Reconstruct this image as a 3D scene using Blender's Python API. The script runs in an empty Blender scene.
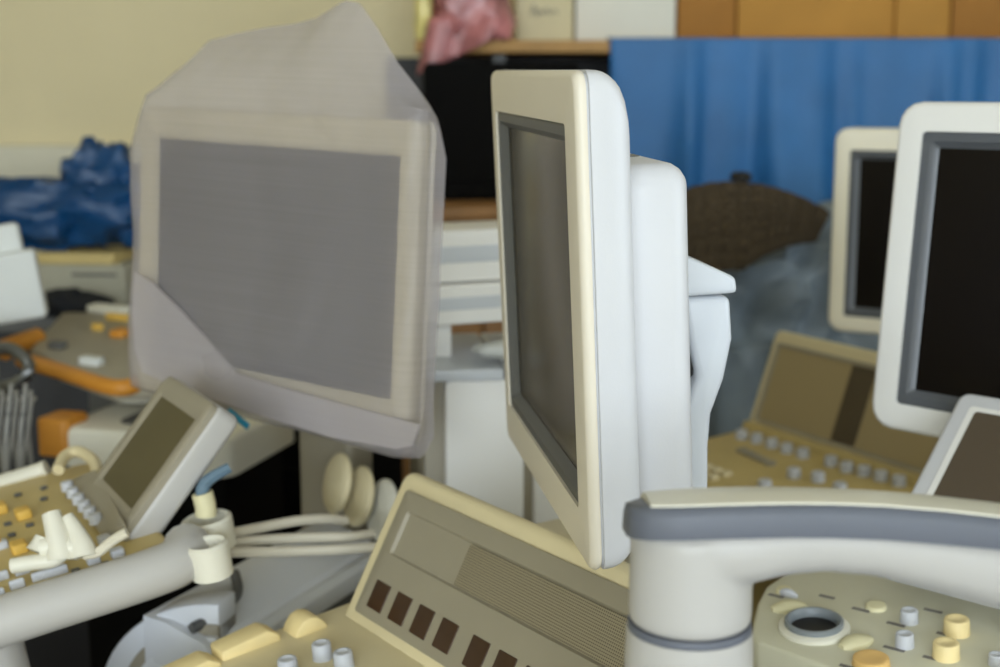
import bpy, bmesh, math, random
from mathutils import Vector, Matrix, noise, Euler
random.seed(7)
SC = bpy.context.scene
COL = SC.collection
# ------------------------------------------------------------------ camera, world, daylight, exposure
FPX, CAMZ, PITCH = 1376.0, 1.45, math.radians(10)
cam = bpy.data.cameras.new('camera'); camo = bpy.data.objects.new('camera', cam); COL.objects.link(camo)
camo.location = (0, 0, CAMZ); camo.rotation_euler = (math.radians(80), 0, 0)
cam.sensor_width = 36; cam.lens = FPX*36/1000; cam.clip_start = .02
cam.dof.use_dof = True; cam.dof.focus_distance = 1.06; cam.dof.aperture_fstop = 5.0
SC.camera = camo
wd = bpy.data.worlds.new('sky'); SC.world = wd; wd.use_nodes = True
bgn = wd.node_tree.nodes['Background']; bgn.inputs[0].default_value = (.75, .87, 1, 1); bgn.inputs[1].default_value = 2.0

def window_light(name, loc, rot, sx, sy, watts, col):
    l = bpy.data.lights.new(name, 'AREA'); l.shape = 'RECTANGLE'; l.size = sx; l.size_y = sy; l.energy = watts; l.color = col
    o = bpy.data.objects.new(name, l); COL.objects.link(o); o.location = loc; o.rotation_euler = rot
    return o
# daylight entering the two window openings (rear wall behind the camera, right wall)
window_light('daylight_rear_window', (-.3, -4.52, 2.0), (math.radians(-90), 0, math.pi), 4.3, 1.7, 225, (.82, .92, 1))
window_light('daylight_side_window', (2.62, .3, 1.75), (0, math.radians(90), 0), 1.4, 1.5, 24, (.82, .92, 1))
SC.view_settings.view_transform = 'Standard'; SC.view_settings.look = 'None'
SC.view_settings.exposure = 0.0; SC.view_settings.gamma = 1.0; SC.view_settings.use_curve_mapping = False

# ------------------------------------------------------------------ helpers: place
def W(x, y, d):
    """point seen at photo pixel (x, y), at depth d metres along the view axis"""
    c = Vector(((x-500)/FPX, 1.0, -(y-333.5)/FPX))*d
    cc, s = math.cos(PITCH), math.sin(PITCH)
    return Vector((c.x, c.y*cc+c.z*s, CAMZ-c.y*s+c.z*cc))
def frame(loc, yaw=0, tilt=0, roll=0):
    return Matrix.Translation(Vector(loc)) @ Matrix.Rotation(math.radians(yaw), 4, 'Z') @ Matrix.Rotation(math.radians(tilt), 4, 'X') @ Matrix.Rotation(math.radians(roll), 4, 'Y')
def onp(M, px, py, axis=2, h=0.0):
    """local coordinates where the sight line of a pixel meets the plane local[axis] = h"""
    Mi = M.inverted(); o = Mi @ Vector((0, 0, CAMZ)); p = Mi @ W(px, py, 1.0); d = p-o
    return o+d*((h-o[axis])/d[axis])
# ------------------------------------------------------------------ helpers: materials
def lin(c): return tuple(((v/255/12.92) if v/255 <= .04045 else ((v/255+.055)/1.055)**2.4) for v in c)
MATS = {}
def mat(name, rgb, rough=.45, var=.06, scale=6, bump=0, bscale=200, metal=0, spec=.5, coat=0):
    m = bpy.data.materials.new(name); m.use_nodes = True; nt = m.node_tree; b = nt.nodes['Principled BSDF']
    c = lin(rgb); tc = nt.nodes.new('ShaderNodeTexCoord')
    n = nt.nodes.new('ShaderNodeTexNoise'); n.inputs['Scale'].default_value = scale; n.inputs['Detail'].default_value = 4
    nt.links.new(tc.outputs['Object'], n.inputs['Vector'])
    r = nt.nodes.new('ShaderNodeValToRGB')
    r.color_ramp.elements[0].position = .3; r.color_ramp.elements[1].position = .7
    r.color_ramp.elements[0].color = tuple(v*(1-var) for v in c)+(1,); r.color_ramp.elements[1].color = tuple(min(1, v*(1+var)) for v in c)+(1,)
    nt.links.new(n.outputs['Fac'], r.inputs['Fac']); nt.links.new(r.outputs['Color'], b.inputs['Base Color'])
    b.inputs['Roughness'].default_value = rough; b.inputs['Metallic'].default_value = metal
    b.inputs['Specular IOR Level'].default_value = spec; b.inputs['Coat Weight'].default_value = coat
    if bump:
        n2 = nt.nodes.new('ShaderNodeTexNoise'); n2.inputs['Scale'].default_value = bscale; n2.inputs['Detail'].default_value = 3
        nt.links.new(tc.outputs['Object'], n2.inputs['Vector'])
        bp = nt.nodes.new('ShaderNodeBump'); bp.inputs['Strength'].default_value = bump; bp.inputs['Distance'].default_value = .002
        nt.links.new(n2.outputs['Fac'], bp.inputs['Height']); nt.links.new(bp.outputs['Normal'], b.inputs['Normal'])
    MATS[name] = m
    return m
mat('control_plastic', (208, 204, 180), .45, .03, 6)
mat('wrapped_plastic', (196, 184, 154), .45, .03, 6)
mat('arm_plastic', (190, 187, 183), .42, .025, 5, .05, 500)
mat('white_plastic', (208, 208, 211), .42, .025, 5, .05, 500)
mat('monitor_plastic', (229, 220, 202), .42, .025, 5, .05, 500)  # warmer copy of the white shell plastic; warm shade tone put into colour
mat('cool_plastic', (206, 210, 216), .32, .02, 5)
mat('bright_plastic', (244, 242, 238), .45, .02, 5)
mat('bright_cream', (250, 243, 224), .45, .02, 5)
mat('cream_plastic', (220, 206, 166), .45, .05, 7, .05, 500)
mat('aged_plastic', (200, 178, 118), .5, .07, 8, .05, 400)
mat('ivory_plastic', (228, 224, 208), .4, .03, 6)
mat('grey_panel', (150, 142, 122), .5, .03, 9, .03, 600)
mat('grey_wedge', (158, 150, 132), .5, .04, 9)
mat('strip_grey', (99, 103, 114), .5, .04, 8, .05, 600)
mat('bezel_grey', (88, 88, 86), .4, .04, 9)
mat('bezel_slate', (92, 95, 100), .3, .04, 9)
mat('ring_grey', (128, 134, 138), .4, .04, 9)
mat('screen_dark', (92, 86, 76), .22, .03, 4)
mat('screen_wrapped', (26, 24, 24), .5, .1, 3, spec=.2)
mat('screen_black', (16, 11, 8), .3, .1, 3, spec=.25)
mat('shade_black', (9, 8, 7), .8, .1, 6, spec=.1)  # dull near-black for dark gaps; shade put into the colour
mat('screen_brown', (168, 150, 110), .6, .03, 3)
mat('screen_stripe', (82, 70, 50), .6, .05, 3)
mat('screen_taupe', (88, 76, 62), .3, .04, 3)
mat('screen_olive', (96, 88, 62), .5, .05, 3, spec=.2)
mat('key_brown', (62, 40, 22), .35, .08, 40)
mat('knob_grey', (196, 198, 204), .5, .03, 60)
mat('key_cream', (240, 218, 160), .5, .04, 50)
mat('key_ivory', (226, 218, 178), .5, .04, 50)
mat('key_orange', (228, 186, 116), .5, .05, 50)
mat('key_yellow', (222, 180, 84), .5, .05, 50)
mat('label_ink', (120, 116, 112), .6, .1, 60)
mat('orange_trim', (206, 138, 46), .5, .08, 12)
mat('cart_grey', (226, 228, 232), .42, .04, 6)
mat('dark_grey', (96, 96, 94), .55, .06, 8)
mat('black_plastic', (20, 17, 15), .55, .15, 10)
mat('black_cloth', (24, 26, 32), .9, .2, 14, .4, 60)
mat('cable_ivory', (214, 206, 186), .45, .05, 20)
mat('cable_grey', (150, 148, 142), .5, .1, 20)
mat('blue_clip', (96, 120, 138), .5, .06, 30)
mat('wall_paint', (222, 208, 168), .85, .03, 2.5, .2, 90)
mat('side_paint', (214, 204, 170), .85, .03, 2.5, .2, 90)
mat('trim_paint', (206, 200, 178), .6, .04, 4)
mat('ceiling_paint', (226, 222, 210), .9, .02, 2)
mat('floor_vinyl', (84, 76, 64), .6, .15, 5, .1, 60)
mat('wood', (150, 108, 62), .55, .18, 10)
mat('shelf_wood', (176, 134, 76), .6, .15, 8)
mat('cardboard', (186, 134, 58), .8, .08, 7, .1, 50)
mat('cardboard_deep', (164, 112, 46), .8, .1, 7, .1, 50)
mat('tape', (206, 160, 84), .35, .08, 20)
mat('box_white', (226, 222, 208), .7, .03, 7)
mat('box_cream', (208, 196, 158), .7, .05, 7)
mat('tarp_blue', (42, 106, 164), .55, .16, 5, .25, 40)
mat('bag_blue', (5, 60, 104), .42, .25, 6, .3, 30)
mat('pad_brown', (74, 62, 45), .95, .12, 14, .5, 120)
mat('sack_grey', (124, 136, 146), .4, .25, 9, .3, 30)
mat('pink_wrap', (176, 112, 112), .3, .35, 16, .3, 40)
mat('gold_wrap', (222, 206, 130), .3, .2, 16)
mat('printer_grey', (170, 166, 148), .6, .06, 7)
mat('paper', (214, 216, 212), .7, .03, 9)
mat('steel', (120, 122, 124), .3, .04, 10, metal=1)
mat('teal', (40, 140, 170), .5, .05, 10)

def stripes_mat():                                    # perforated loudspeaker grille: a grid of round holes
    m = mat('grille', (146, 136, 112), .5, .03, 9); nt = m.node_tree; b = nt.nodes['Principled BSDF']
    tc = nt.nodes.new('ShaderNodeTexCoord'); sp = nt.nodes.new('ShaderNodeSeparateXYZ'); nt.links.new(tc.outputs['Object'], sp.inputs[0])
    def math_(op, a, bb=None):
        n = nt.nodes.new('ShaderNodeMath'); n.operation = op
        for i, q in enumerate((a, bb)):
            if q is None: continue
            if isinstance(q, (int, float)): n.inputs[i].default_value = q
            else: nt.links.new(q, n.inputs[i])
        return n.outputs[0]
    sq = []
    for ax in (0, 2):
        f = math_('SUBTRACT', math_('FRACT', math_('MULTIPLY', sp.outputs[ax], 1/.0023)), .5); sq.append(math_('MULTIPLY', f, f))
    hole = math_('LESS_THAN', math_('ADD', sq[0], sq[1]), .085)
    mx = nt.nodes.new('ShaderNodeMix'); mx.data_type = 'RGBA'
    src = b.inputs['Base Color'].links[0].from_socket
    nt.links.new(hole, mx.inputs[0]); nt.links.new(src, mx.inputs[6]); mx.inputs[7].default_value = lin((82, 72, 54))+(1,)
    nt.links.new(mx.outputs[2], b.inputs['Base Color'])
    return m
stripes_mat()
def pad_mat():
    m = MATS['pad_brown']
def wrap_mat(name, alpha, stripe):                     # milky translucent packing foam
    m = bpy.data.materials.new(name); m.use_nodes = True; nt = m.node_tree; nt.nodes.clear()
    out = nt.nodes.new('ShaderNodeOutputMaterial'); tr = nt.nodes.new('ShaderNodeBsdfTransparent')
    pb = nt.nodes.new('ShaderNodeBsdfPrincipled'); pb.inputs['Base Color'].default_value = lin((205, 198, 200))+(1,); pb.inputs['Roughness'].default_value = .38
    tl = nt.nodes.new('ShaderNodeBsdfTranslucent'); tl.inputs[0].default_value = lin((205, 198, 200))+(1,)
    m1 = nt.nodes.new('ShaderNodeMixShader'); m1.inputs[0].default_value = .25
    nt.links.new(pb.outputs[0], m1.inputs[1]); nt.links.new(tl.outputs[0], m1.inputs[2])
    m2 = nt.nodes.new('ShaderNodeMixShader'); nt.links.new(tr.outputs[0], m2.inputs[1]); nt.links.new(m1.outputs[0], m2.inputs[2])
    tc = nt.nodes.new('ShaderNodeTexCoord'); mp = nt.nodes.new('ShaderNodeMapping'); mp.inputs['Scale'].default_value = (3, 3, 480)
    nt.links.new(tc.outputs['Object'], mp.inputs[0])
    n = nt.nodes.new('ShaderNodeTexNoise'); n.inputs['Scale'].default_value = 1; n.inputs['Detail'].default_value = 2
    nt.links.new(mp.outputs[0], n.inputs['Vector'])
    mr = nt.nodes.new('ShaderNodeMapRange'); mr.inputs[1].default_value = .3; mr.inputs[2].default_value = .7
    mr.inputs[3].default_value = alpha-stripe; mr.inputs[4].default_value = alpha+stripe
    nt.links.new(n.outputs['Fac'], mr.inputs[0]); nt.links.new(mr.outputs[0], m2.inputs[0])
    n3 = nt.nodes.new('ShaderNodeTexNoise'); n3.inputs['Scale'].default_value = 14; nt.links.new(tc.outputs['Object'], n3.inputs['Vector'])
    bp = nt.nodes.new('ShaderNodeBump'); bp.inputs['Strength'].default_value = .35; bp.inputs['Distance'].default_value = .02
    nt.links.new(n3.outputs['Fac'], bp.inputs['Height']); nt.links.new(bp.outputs[0], pb.inputs['Normal'])
    nt.links.new(m2.outputs[0], out.inputs[0]); MATS[name] = m
wrap_mat('foam_wrap', .42, .02)
wrap_mat('foam_flap', .55, .015)

def glass_mat():
    m = bpy.data.materials.new('glass'); m.use_nodes = True; nt = m.node_tree; nt.nodes.clear()
    out = nt.nodes.new('ShaderNodeOutputMaterial'); tr = nt.nodes.new('ShaderNodeBsdfTransparent'); gl = nt.nodes.new('ShaderNodeBsdfGlossy'); gl.inputs['Roughness'].default_value = .02
    mx = nt.nodes.new('ShaderNodeMixShader'); mx.inputs[0].default_value = .08
    nt.links.new(tr.outputs[0], mx.inputs[1]); nt.links.new(gl.outputs[0], mx.inputs[2]); nt.links.new(mx.outputs[0], out.inputs[0]); MATS['glass'] = m
glass_mat()
# ------------------------------------------------------------------ helpers: geometry
class G:
    def __init__(s): s.v = []; s.f = []
    def add(s, v, f, M=None):
        o = len(s.v); s.v += [tuple(M @ Vector(p)) if M else tuple(p) for p in v]; s.f += [tuple(i+o for i in q) for q in f]; return s
    def loft(s, loops, cap0=True, cap1=True, M=None, closed=True):
        n = len(loops[0]); v = [p for l in loops for p in l]; f = []
        for k in range(len(loops)-1):
            for i in range(n if closed else n-1):
                j = (i+1) % n; f.append((k*n+i, k*n+j, (k+1)*n+j, (k+1)*n+i))
        if cap0: f.append(tuple(range(n))[::-1])
        if cap1: f.append(tuple(range((len(loops)-1)*n, len(loops)*n)))
        return s.add(v, f, M)
    def slab(s, x0, x1, z0, z1, y0, y1, rc=.01, rf=.003, rb=.003, M=None, n=5, open_front=False, open_back=False):
        """rounded panel standing in XZ, front at y0, back at y1"""
        L = []
        for k in range(5):
            a = k/4*math.pi/2; ins = rf*(1-math.sin(a)); L.append(rr(x0+ins, x1-ins, z0+ins, z1-ins, max(rc-ins, .0004), y0+rf*(1-math.cos(a)), n))
        for k in range(5):
            a = k/4*math.pi/2; ins = rb*(1-math.cos(a)); L.append(rr(x0+ins, x1-ins, z0+ins, z1-ins, max(rc-ins, .0004), y1-rb*(1-math.sin(a)), n))
        return s.loft(L, not open_front, not open_back, M)
    def plate(s, x0, x1, y0, y1, z0, z1, rc=.01, rt=.003, rbm=.001, M=None, n=5):
        """rounded plate lying in XY between z0 and z1"""
        T = Matrix.Rotation(math.radians(90), 4, 'X')   # local (x, y, z) -> (x, -z, y)
        T2 = Matrix(((1, 0, 0, 0), (0, 0, 1, 0), (0, -1, 0, 0), (0, 0, 0, 1)))
        MM = (M or Matrix())@T2
        return s.slab(x0, x1, y0, y1, -z1, -z0, rc, rt, rbm, MM, n)
    def box(s, x0, x1, y0, y1, z0, z1, M=None):
        v = [(x, y, z) for z in (z0, z1) for y in (y0, y1) for x in (x0, x1)]
        return s.add(v, [(0, 2, 3, 1), (4, 5, 7, 6), (0, 1, 5, 4), (2, 6, 7, 3), (0, 4, 6, 2), (1, 3, 7, 5)], M)
    def lathe(s, prof, n=20, M=None):
        return s.loft([[(r*math.cos(2*math.pi*i/n), r*math.sin(2*math.pi*i/n), z) for i in range(n)] for r, z in prof], True, True, M)
    def tube(s, pts, r, n=8, M=None, smooth=6, flat=1):
        P = cr(pts, smooth) if smooth else [Vector(p) for p in pts]
        L = []; up = Vector((.13, .21, 1)).normalized()
        for i, p in enumerate(P):
            t = (P[min(i+1, len(P)-1)]-P[max(i-1, 0)]).normalized(); a = t.cross(up)
            if a.length < 1e-4: a = t.cross(Vector((1, 0, 0)))
            a.normalize(); b = t.cross(a)
            rad = r(i/(len(P)-1)) if callable(r) else r
            L.append([p+(a*math.cos(2*math.pi*k/n)+b*math.sin(2*math.pi*k/n)*flat)*rad for k in range(n)])
        return s.loft(L, True, True, M)
    def prism(s, poly, x0, x1, M=None):
        """polygon in local (y, z) extruded along x"""
        return s.loft([[(x0, a, b) for a, b in poly], [(x1, a, b) for a, b in poly]], True, True, M)
    def vprism(s, poly, z0, z1, M=None):
        return s.loft([[(a, b, z0) for a, b in poly], [(a, b, z1) for a, b in poly]], True, True, M)
    def grid(s, fn, nu, nv, M=None):
        v = [fn(i/nu, j/nv) for j in range(nv+1) for i in range(nu+1)]; w = nu+1
        return s.add(v, [(j*w+i, j*w+i+1, (j+1)*w+i+1, (j+1)*w+i) for j in range(nv) for i in range(nu)], M)
def rr(x0, x1, z0, z1, r, y, n=5):
    r = min(r, (x1-x0)/2-1e-5, (z1-z0)/2-1e-5); P = []
    for cx, cz, a0 in ((x1-r, z0+r, -90), (x1-r, z1-r, 0), (x0+r, z1-r, 90), (x0+r, z0+r, 180)):
        for k in range(n):
            a = math.radians(a0+90*k/(n-1)); P.append((cx+r*math.cos(a), y, cz+r*math.sin(a)))
    return P
def cr(pts, n):
    P = [Vector(p) for p in pts]; out = []
    for i in range(len(P)-1):
        p0, p1, p2, p3 = P[max(i-1, 0)], P[i], P[i+1], P[min(i+2, len(P)-1)]
        for k in range(n):
            t = k/n; out.append(.5*((2*p1)+(p2-p0)*t+(2*p0-5*p1+4*p2-p3)*t*t+(3*p1-p0-3*p2+p3)*t**3))
    return out+[P[-1]]
def obj(name, g, m, parent=None, M=None, bevel=0, angle=40, solid=0, seg=2):
    me = bpy.data.meshes.new(name); me.from_pydata(g.v, [], g.f)
    bm = bmesh.new(); bm.from_mesh(me); bmesh.ops.recalc_face_normals(bm, faces=bm.faces)
    if bevel:
        es = [e for e in bm.edges if len(e.link_faces) == 2 and e.calc_face_angle(0) > .4]
        bmesh.ops.bevel(bm, geom=es, offset=bevel, segments=seg, profile=.5, affect='EDGES', clamp_overlap=True)
    bm.to_mesh(me); bm.free()
    me.polygons.foreach_set('use_smooth', [True]*len(me.polygons)); me.set_sharp_from_angle(angle=math.radians(angle))
    me.materials.append(MATS[m] if isinstance(m, str) else m)
    o = bpy.data.objects.new(name, me); COL.objects.link(o)
    if solid:
        md = o.modifiers.new('thickness', 'SOLIDIFY'); md.thickness = solid; md.offset = 0
    if parent: o.parent = parent
    if M: o.matrix_local = M
    return o
def thing(name, label, cat, M=None, group=None):
    o = bpy.data.objects.new(name, None); COL.objects.link(o); o.empty_display_size = .05
    if M: o.matrix_world = M
    return tag(o, label, cat, group)
def tag(o, label, cat, group=None):
    o['label'] = label; o['category'] = cat
    if group: o['group'] = group
    return o
def struct(name, g, m, **k):
    o = obj(name, g, m, **k); o['kind'] = 'structure'; return o
def lab(o, text): o['label'] = text; return o
def share(name, src, parent, M):
    o = bpy.data.objects.new(name, src.data); COL.objects.link(o); o.parent = parent; o.matrix_local = M; return o
T = Matrix.Translation
def nz(p, f, seed=0): return noise.noise(Vector(p)*f+Vector((seed*7.3, seed*3.1, seed*5.7)))

# ------------------------------------------------------------------ the room
X0, X1, Y0, Y1, ZC = -2.6, 2.7, -4.6, 3.8, 3.2
struct('floor', G().box(X0-.1, X1+.1, Y0-.1, Y1+.1, -.08, 0), 'floor_vinyl')
struct('ceiling', G().box(X0-.1, X1+.1, Y0-.1, Y1+.1, ZC, ZC+.08), 'ceiling_paint')
struct('wall_back', G().box(X0-.1, X1+.1, Y1, Y1+.1, 0, ZC), 'wall_paint')
struct('wall_left', G().box(X0-.1, X0, Y0, Y1, 0, ZC), 'side_paint')
g = G(); g.box(X1, X1+.1, Y0, -.45, 0, ZC); g.box(X1, X1+.1, 1.05, Y1, 0, ZC); g.box(X1, X1+.1, -.45, 1.05, 0, .95); g.box(X1, X1+.1, -.45, 1.05, 2.55, ZC)
struct('wall_right', g, 'side_paint')
g = G(); g.box(X0-.1, -2.5, Y0-.1, Y0, 0, ZC); g.box(1.9, X1+.1, Y0-.1, Y0, 0, ZC); g.box(-2.5, 1.9, Y0-.1, Y0, 0, 1.1); g.box(-2.5, 1.9, Y0-.1, Y0, 2.9, ZC)
struct('wall_rear', g, 'side_paint')
struct('trim_1', G().box(X0, -.35, Y1-.05, Y1, 1.20, 1.305), 'trim_paint', bevel=.006)
def win(name, M, w, h):
    g = G()
    for a, b, c, d in ((0, w, 0, .05), (0, w, h-.05, h), (0, .05, 0, h), (w-.05, w, 0, h), (w/2-.03, w/2+.03, 0, h)): g.box(a, b, -.03, .03, c, d)
    f = struct(name, g, 'trim_paint', M=M, bevel=.004)
    for k in range(2): obj('pane', G().box(.05+k*(w/2-.02), w/2-.03+k*(w/2-.02), -.004, .004, .05, h-.05), 'glass', f)
    struct_s = obj('sill', G().box(-.05, w+.05, -.03, .14, -.04, 0), 'trim_paint', f, bevel=.004)
win('window_1', frame((-2.5, Y0-.05, 1.1)), 4.4, 1.8)
win('window_2', frame((X1+.05, -.45, .95), 90), 1.5, 1.6)

# ------------------------------------------------------------------ monitors
MK = frame(W(815, 632, 1.3), -38, 6)          # deck plane of the console below the arm
def plane_z(M, x, y):
    n = M.to_3x3() @ Vector((0, 0, 1)); o = M.translation; return o.z-(n.x*(x-o.x)+n.y*(y-o.y))/n.z
def screen_parts(t, Wd, H, bx0, bx1, bz0, bz1, frame_m, bezel_m, screen_m, rc=.02, rf=.006, thick=.02, step=.012, rec=.008, rcb=.004):
    """front_frame > bezel > screen; local x right, z up, y into the monitor, top-left corner at the origin"""
    g = G(); L = []
    L.append(rr(.001, Wd-.001, -H+.001, -.001, rc, thick))
    for k in range(5):
        a = k/4*math.pi/2; ins = rf*(1-math.cos(a)); L.append(rr(ins, Wd-ins, -H+ins, -ins, max(rc-ins, .001), rf*(1-math.sin(a))))
    L.append(rr(bx0, bx1, bz0, bz1, rcb, 0)); L.append(rr(bx0, bx1, bz0, bz1, rcb, .003))
    g.loft(L, False, False); f = obj('front_frame', g, frame_m, t)
    g = G(); s = step
    L = [rr(bx0, bx1, bz0, bz1, rcb, .0028), rr(bx0+s*.15, bx1-s*.15, bz0+s*.15, bz1-s*.15, rcb, .0015), rr(bx0+s*.6, bx1-s*.6, bz0+s*.6, bz1-s*.6, rcb, .002), rr(bx0+s*.9, bx1-s*.9, bz0+s*.9, bz1-s*.9, rcb*.7, rec*.9), rr(bx0+s, bx1-s, bz0+s, bz1-s, .001, rec)]
    g.loft(L, False, False); obj('bezel', g, bezel_m, t, angle=25)
    g = G(); g.slab(bx0+s*.9, bx1-s*.9, bz0+s*.9, bz1-s*.9, rec+.0005, rec+.004, .001, .0003, .0003)
    return obj('screen', g, screen_m, t)

# centre monitor, seen almost edge-on
MC = frame((-.0105, 1.404, 1.470), math.degrees(-1.419), math.degrees(.049), math.degrees(.014))
t = thing('flat_monitor', 'white flat monitor seen edge-on in the centre, on a silver neck', 'monitor', MC)
Wd, H = .413, .380
screen_parts(t, Wd, H, .028, .373, -.339, -.039, 'monitor_plastic', 'bezel_grey', 'screen_dark', rc=.014, rf=.006, thick=.009, step=.016, rec=.010)
g = G(); L = [rr(.002, Wd-.002, -H+.002, -.002, .013, .0085), rr(.002, Wd-.002, -H+.002, -.002, .013, .0105), rr(0, Wd, -H, 0, .014, .0112)]
for k in range(9):
    a = k/8*math.pi/2; r = .028; ins = r*(1-math.cos(a)); L.append(rr(ins*.5, Wd-ins*.35, -H+ins, -ins, .014+ins*.5, .014+r*math.sin(a)))
g.loft(L, False, True); obj('rear_shell', g, 'white_plastic', t)
g = G(); g.slab(.055, .385, -.352, -.072, .036, .094, .02, .002, .018); hs = obj('rear_housing', g, 'white_plastic', t)
for k in range(6):
    obj('vent', G().box(.10+k*.035, .122+k*.035,   .056, .076, -.0722, -.0712), 'bezel_grey', hs)
# neck: side profile in (y, z), extruded along x
g = G(); poly = [(.086, -.165), (.1285, -.168), (.130, -.205), (.122, -.240), (.110, -.270), (.107, -.300), (.105, -.40), (.075, -.40), (.075, -.28), (.090, -.255), (.098, -.235), (.092, -.205)]
nk = obj('neck', g.prism([(a+.030, b-.029) for a, b in poly], .195, .275), 'cool_plastic', t, bevel=.006, seg=3)
g = G(); poly = [(.050, -.128), (.090, -.130), (.122, -.146), (.131, -.151), (.132, -.164), (.050, -.164)]
obj('neck_cap', g.prism([(a+.030, b-.029) for a, b in poly], .187, .283), 'cool_plastic', t, bevel=.004, seg=3)
g = G(); g.lathe([(.005, -.03), (.021, -.03), (.022, -.028), (.022, .028), (.021, .03), (.005, .03)], 20, T((.235, .112, -.250)) @ Matrix.Rotation(math.pi/2, 4, 'Y'))
obj('hinge', g, 'black_plastic', t)
g = G(); g.slab(.17, .30, -.455, -.42, .075, .165, .012, .006, .006); obj('neck_base', g, 'cool_plastic', t)

def rear_plain(t, Wd, H, th, m, r=.022, y0=.019):
    g = G(); L = [rr(0, Wd, -H, 0, .02, y0)]
    for k in range(6):
        a = k/5*math.pi/2; ins = r*(1-math.cos(a)); L.append(rr(ins, Wd-ins, -H+ins, -ins, .022, th-r+r*math.sin(a)))
    g.loft(L, False, True); obj('rear_shell', g, m, t)
# large monitor at the right edge
MR1 = frame((.437, 1.527, 1.439), -46.6, -5.2)
t = thing('flat_monitor', 'large off-white monitor with slate bezel, cut off by the right edge', 'monitor', MR1)
screen_parts(t, .44, .36, .031, .409, -.330, -.032, 'bright_plastic', 'bezel_slate', 'screen_black', rc=.026, rf=.007, step=.017, rec=.010, rcb=.005)
rear_plain(t, .44, .36, .06, 'bright_plastic')
g = G(); g.slab(.17, .27, -.42, -.2, .061, .095, .015, .01, .01); obj('neck', g, 'cool_plastic', t)
q = MR1 @ Vector((.22, .078, -.36)); zk = max(plane_z(MK, q.x+a, q.y+b) for a in (-.06, .06) for b in (-.06, .06))+.001
g = G(); g.lathe([(.055, zk), (.055, zk+.008), (.026, zk+.012), (.024, q.z)], 24, T((q.x, q.y, 0))); obj('foot', g, 'cool_plastic', t, MR1.inverted())
# monitor behind it
MR2 = frame((.562, 2.333, 1.389), -31.4, 0.3)
t = thing('flat_monitor', 'cream monitor half hidden behind the large one at the right', 'monitor', MR2)
screen_parts(t, .44, .345, .027, .413, -.318, -.036, 'bright_cream', 'bezel_slate', 'screen_black', rc=.022, rf=.007, step=.016, rec=.010, rcb=.005)
rear_plain(t, .44, .345, .06, 'bright_cream')
g = G(); g.slab(.17, .27, -1.39, -.2, .061, .095, .015, .01, .01); obj('neck', g, 'cool_plastic', t)

# ------------------------------------------------------------------ knobs and keys
def knob_g(r, h, dish=True):
    p = [(r*1.04, 0), (r, h*.1), (r*.97, h*.88), (r*.9, h*.98), (r*.82, h)]
    p += [(r*.62, h), (r*.5, h*.94), (r*.05, h*.93)] if dish else [(r*.4, h*1.03), (r*.05, h*1.05)]
    return G().lathe(p, 18)
def key_g(w, d, h): return G().plate(-w/2, w/2, -d/2, d/2, 0, h, min(w, d)*.2, h*.25)

# ------------------------------------------------------------------ centre console with the row of brown keys
MP = frame(Vector((0, 0, CAMZ))+1.08*(Vector((-.088, 1.234, 1.086))-Vector((0, 0, CAMZ))), -55.1, -28.6) @ Matrix.Scale(1.08, 4)
t = thing('ultrasound_console', 'beige console with a row of brown keys on a grey panel', 'console', MP)
g = G()
g.slab(-.021, .362, -.150, .018, .0045, .045, .014, .008, .010); hb = obj('panel_housing', g, 'cream_plastic', t)
g = G(); L = [rr(0, .352, -.120, 0, .004, .005), rr(0, .352, -.120, 0, .004, .0015), rr(.001, .351, -.119, -.001, .004, .001)]
# main grey face, lower strip with keys and recessed upper field
a = onp(MP, 393, 519, 1); b = onp(MP, 389.5, 549, 1); tr = onp(MP, 560, 573, 1)
zt, zb, xl = -.017, -.060, .016
L += [rr(xl, .346, zb, zt, .003, .001), rr(xl+.002, .344, zb+.002, zt-.002, .003, .0042)]
g.loft(L, False, True); gp = obj('grey_panel', g, 'grey_panel', t, angle=25)
g = G(); g.slab(.12, .342, zb+.0025, zt-.0025, .0028, .0044, .002, .0005, .0003); obj('speaker_grille', g, 'grille', t)
corner = [(376, 579), (390, 586), (379.6, 613), (365.6, 606)]
k0 = sum((onp(MP, *c, 1) for c in corner), Vector())/4
kw = (onp(MP, *corner[0], 1)-onp(MP, *corner[1], 1)).length; kh = (onp(MP, *corner[0], 1)-onp(MP, *corner[3], 1)).length
xs = [onp(MP, x, y, 1).x for x, y in ((378.2, 596), (400.2, 608), (422.5, 620), (446.4, 631.5), (478, 647.5), (514, 664))]
pitch = (xs[3]-xs[0])/3
xs = [xs[0]+pitch*i for i in range(4)]+[xs[4]+pitch*i for i in range(4)]
g = G().slab(-kw/2, kw/2, -kh/2, kh/2, .0002, .0025, .0012, .0005, .0002); src = None
for x in xs:
    if src is None: src = obj('key', g, 'key_brown', gp, T((x, 0, k0.z)))
    else: share('key', src, gp, T((x, 0, k0.z)))
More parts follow.
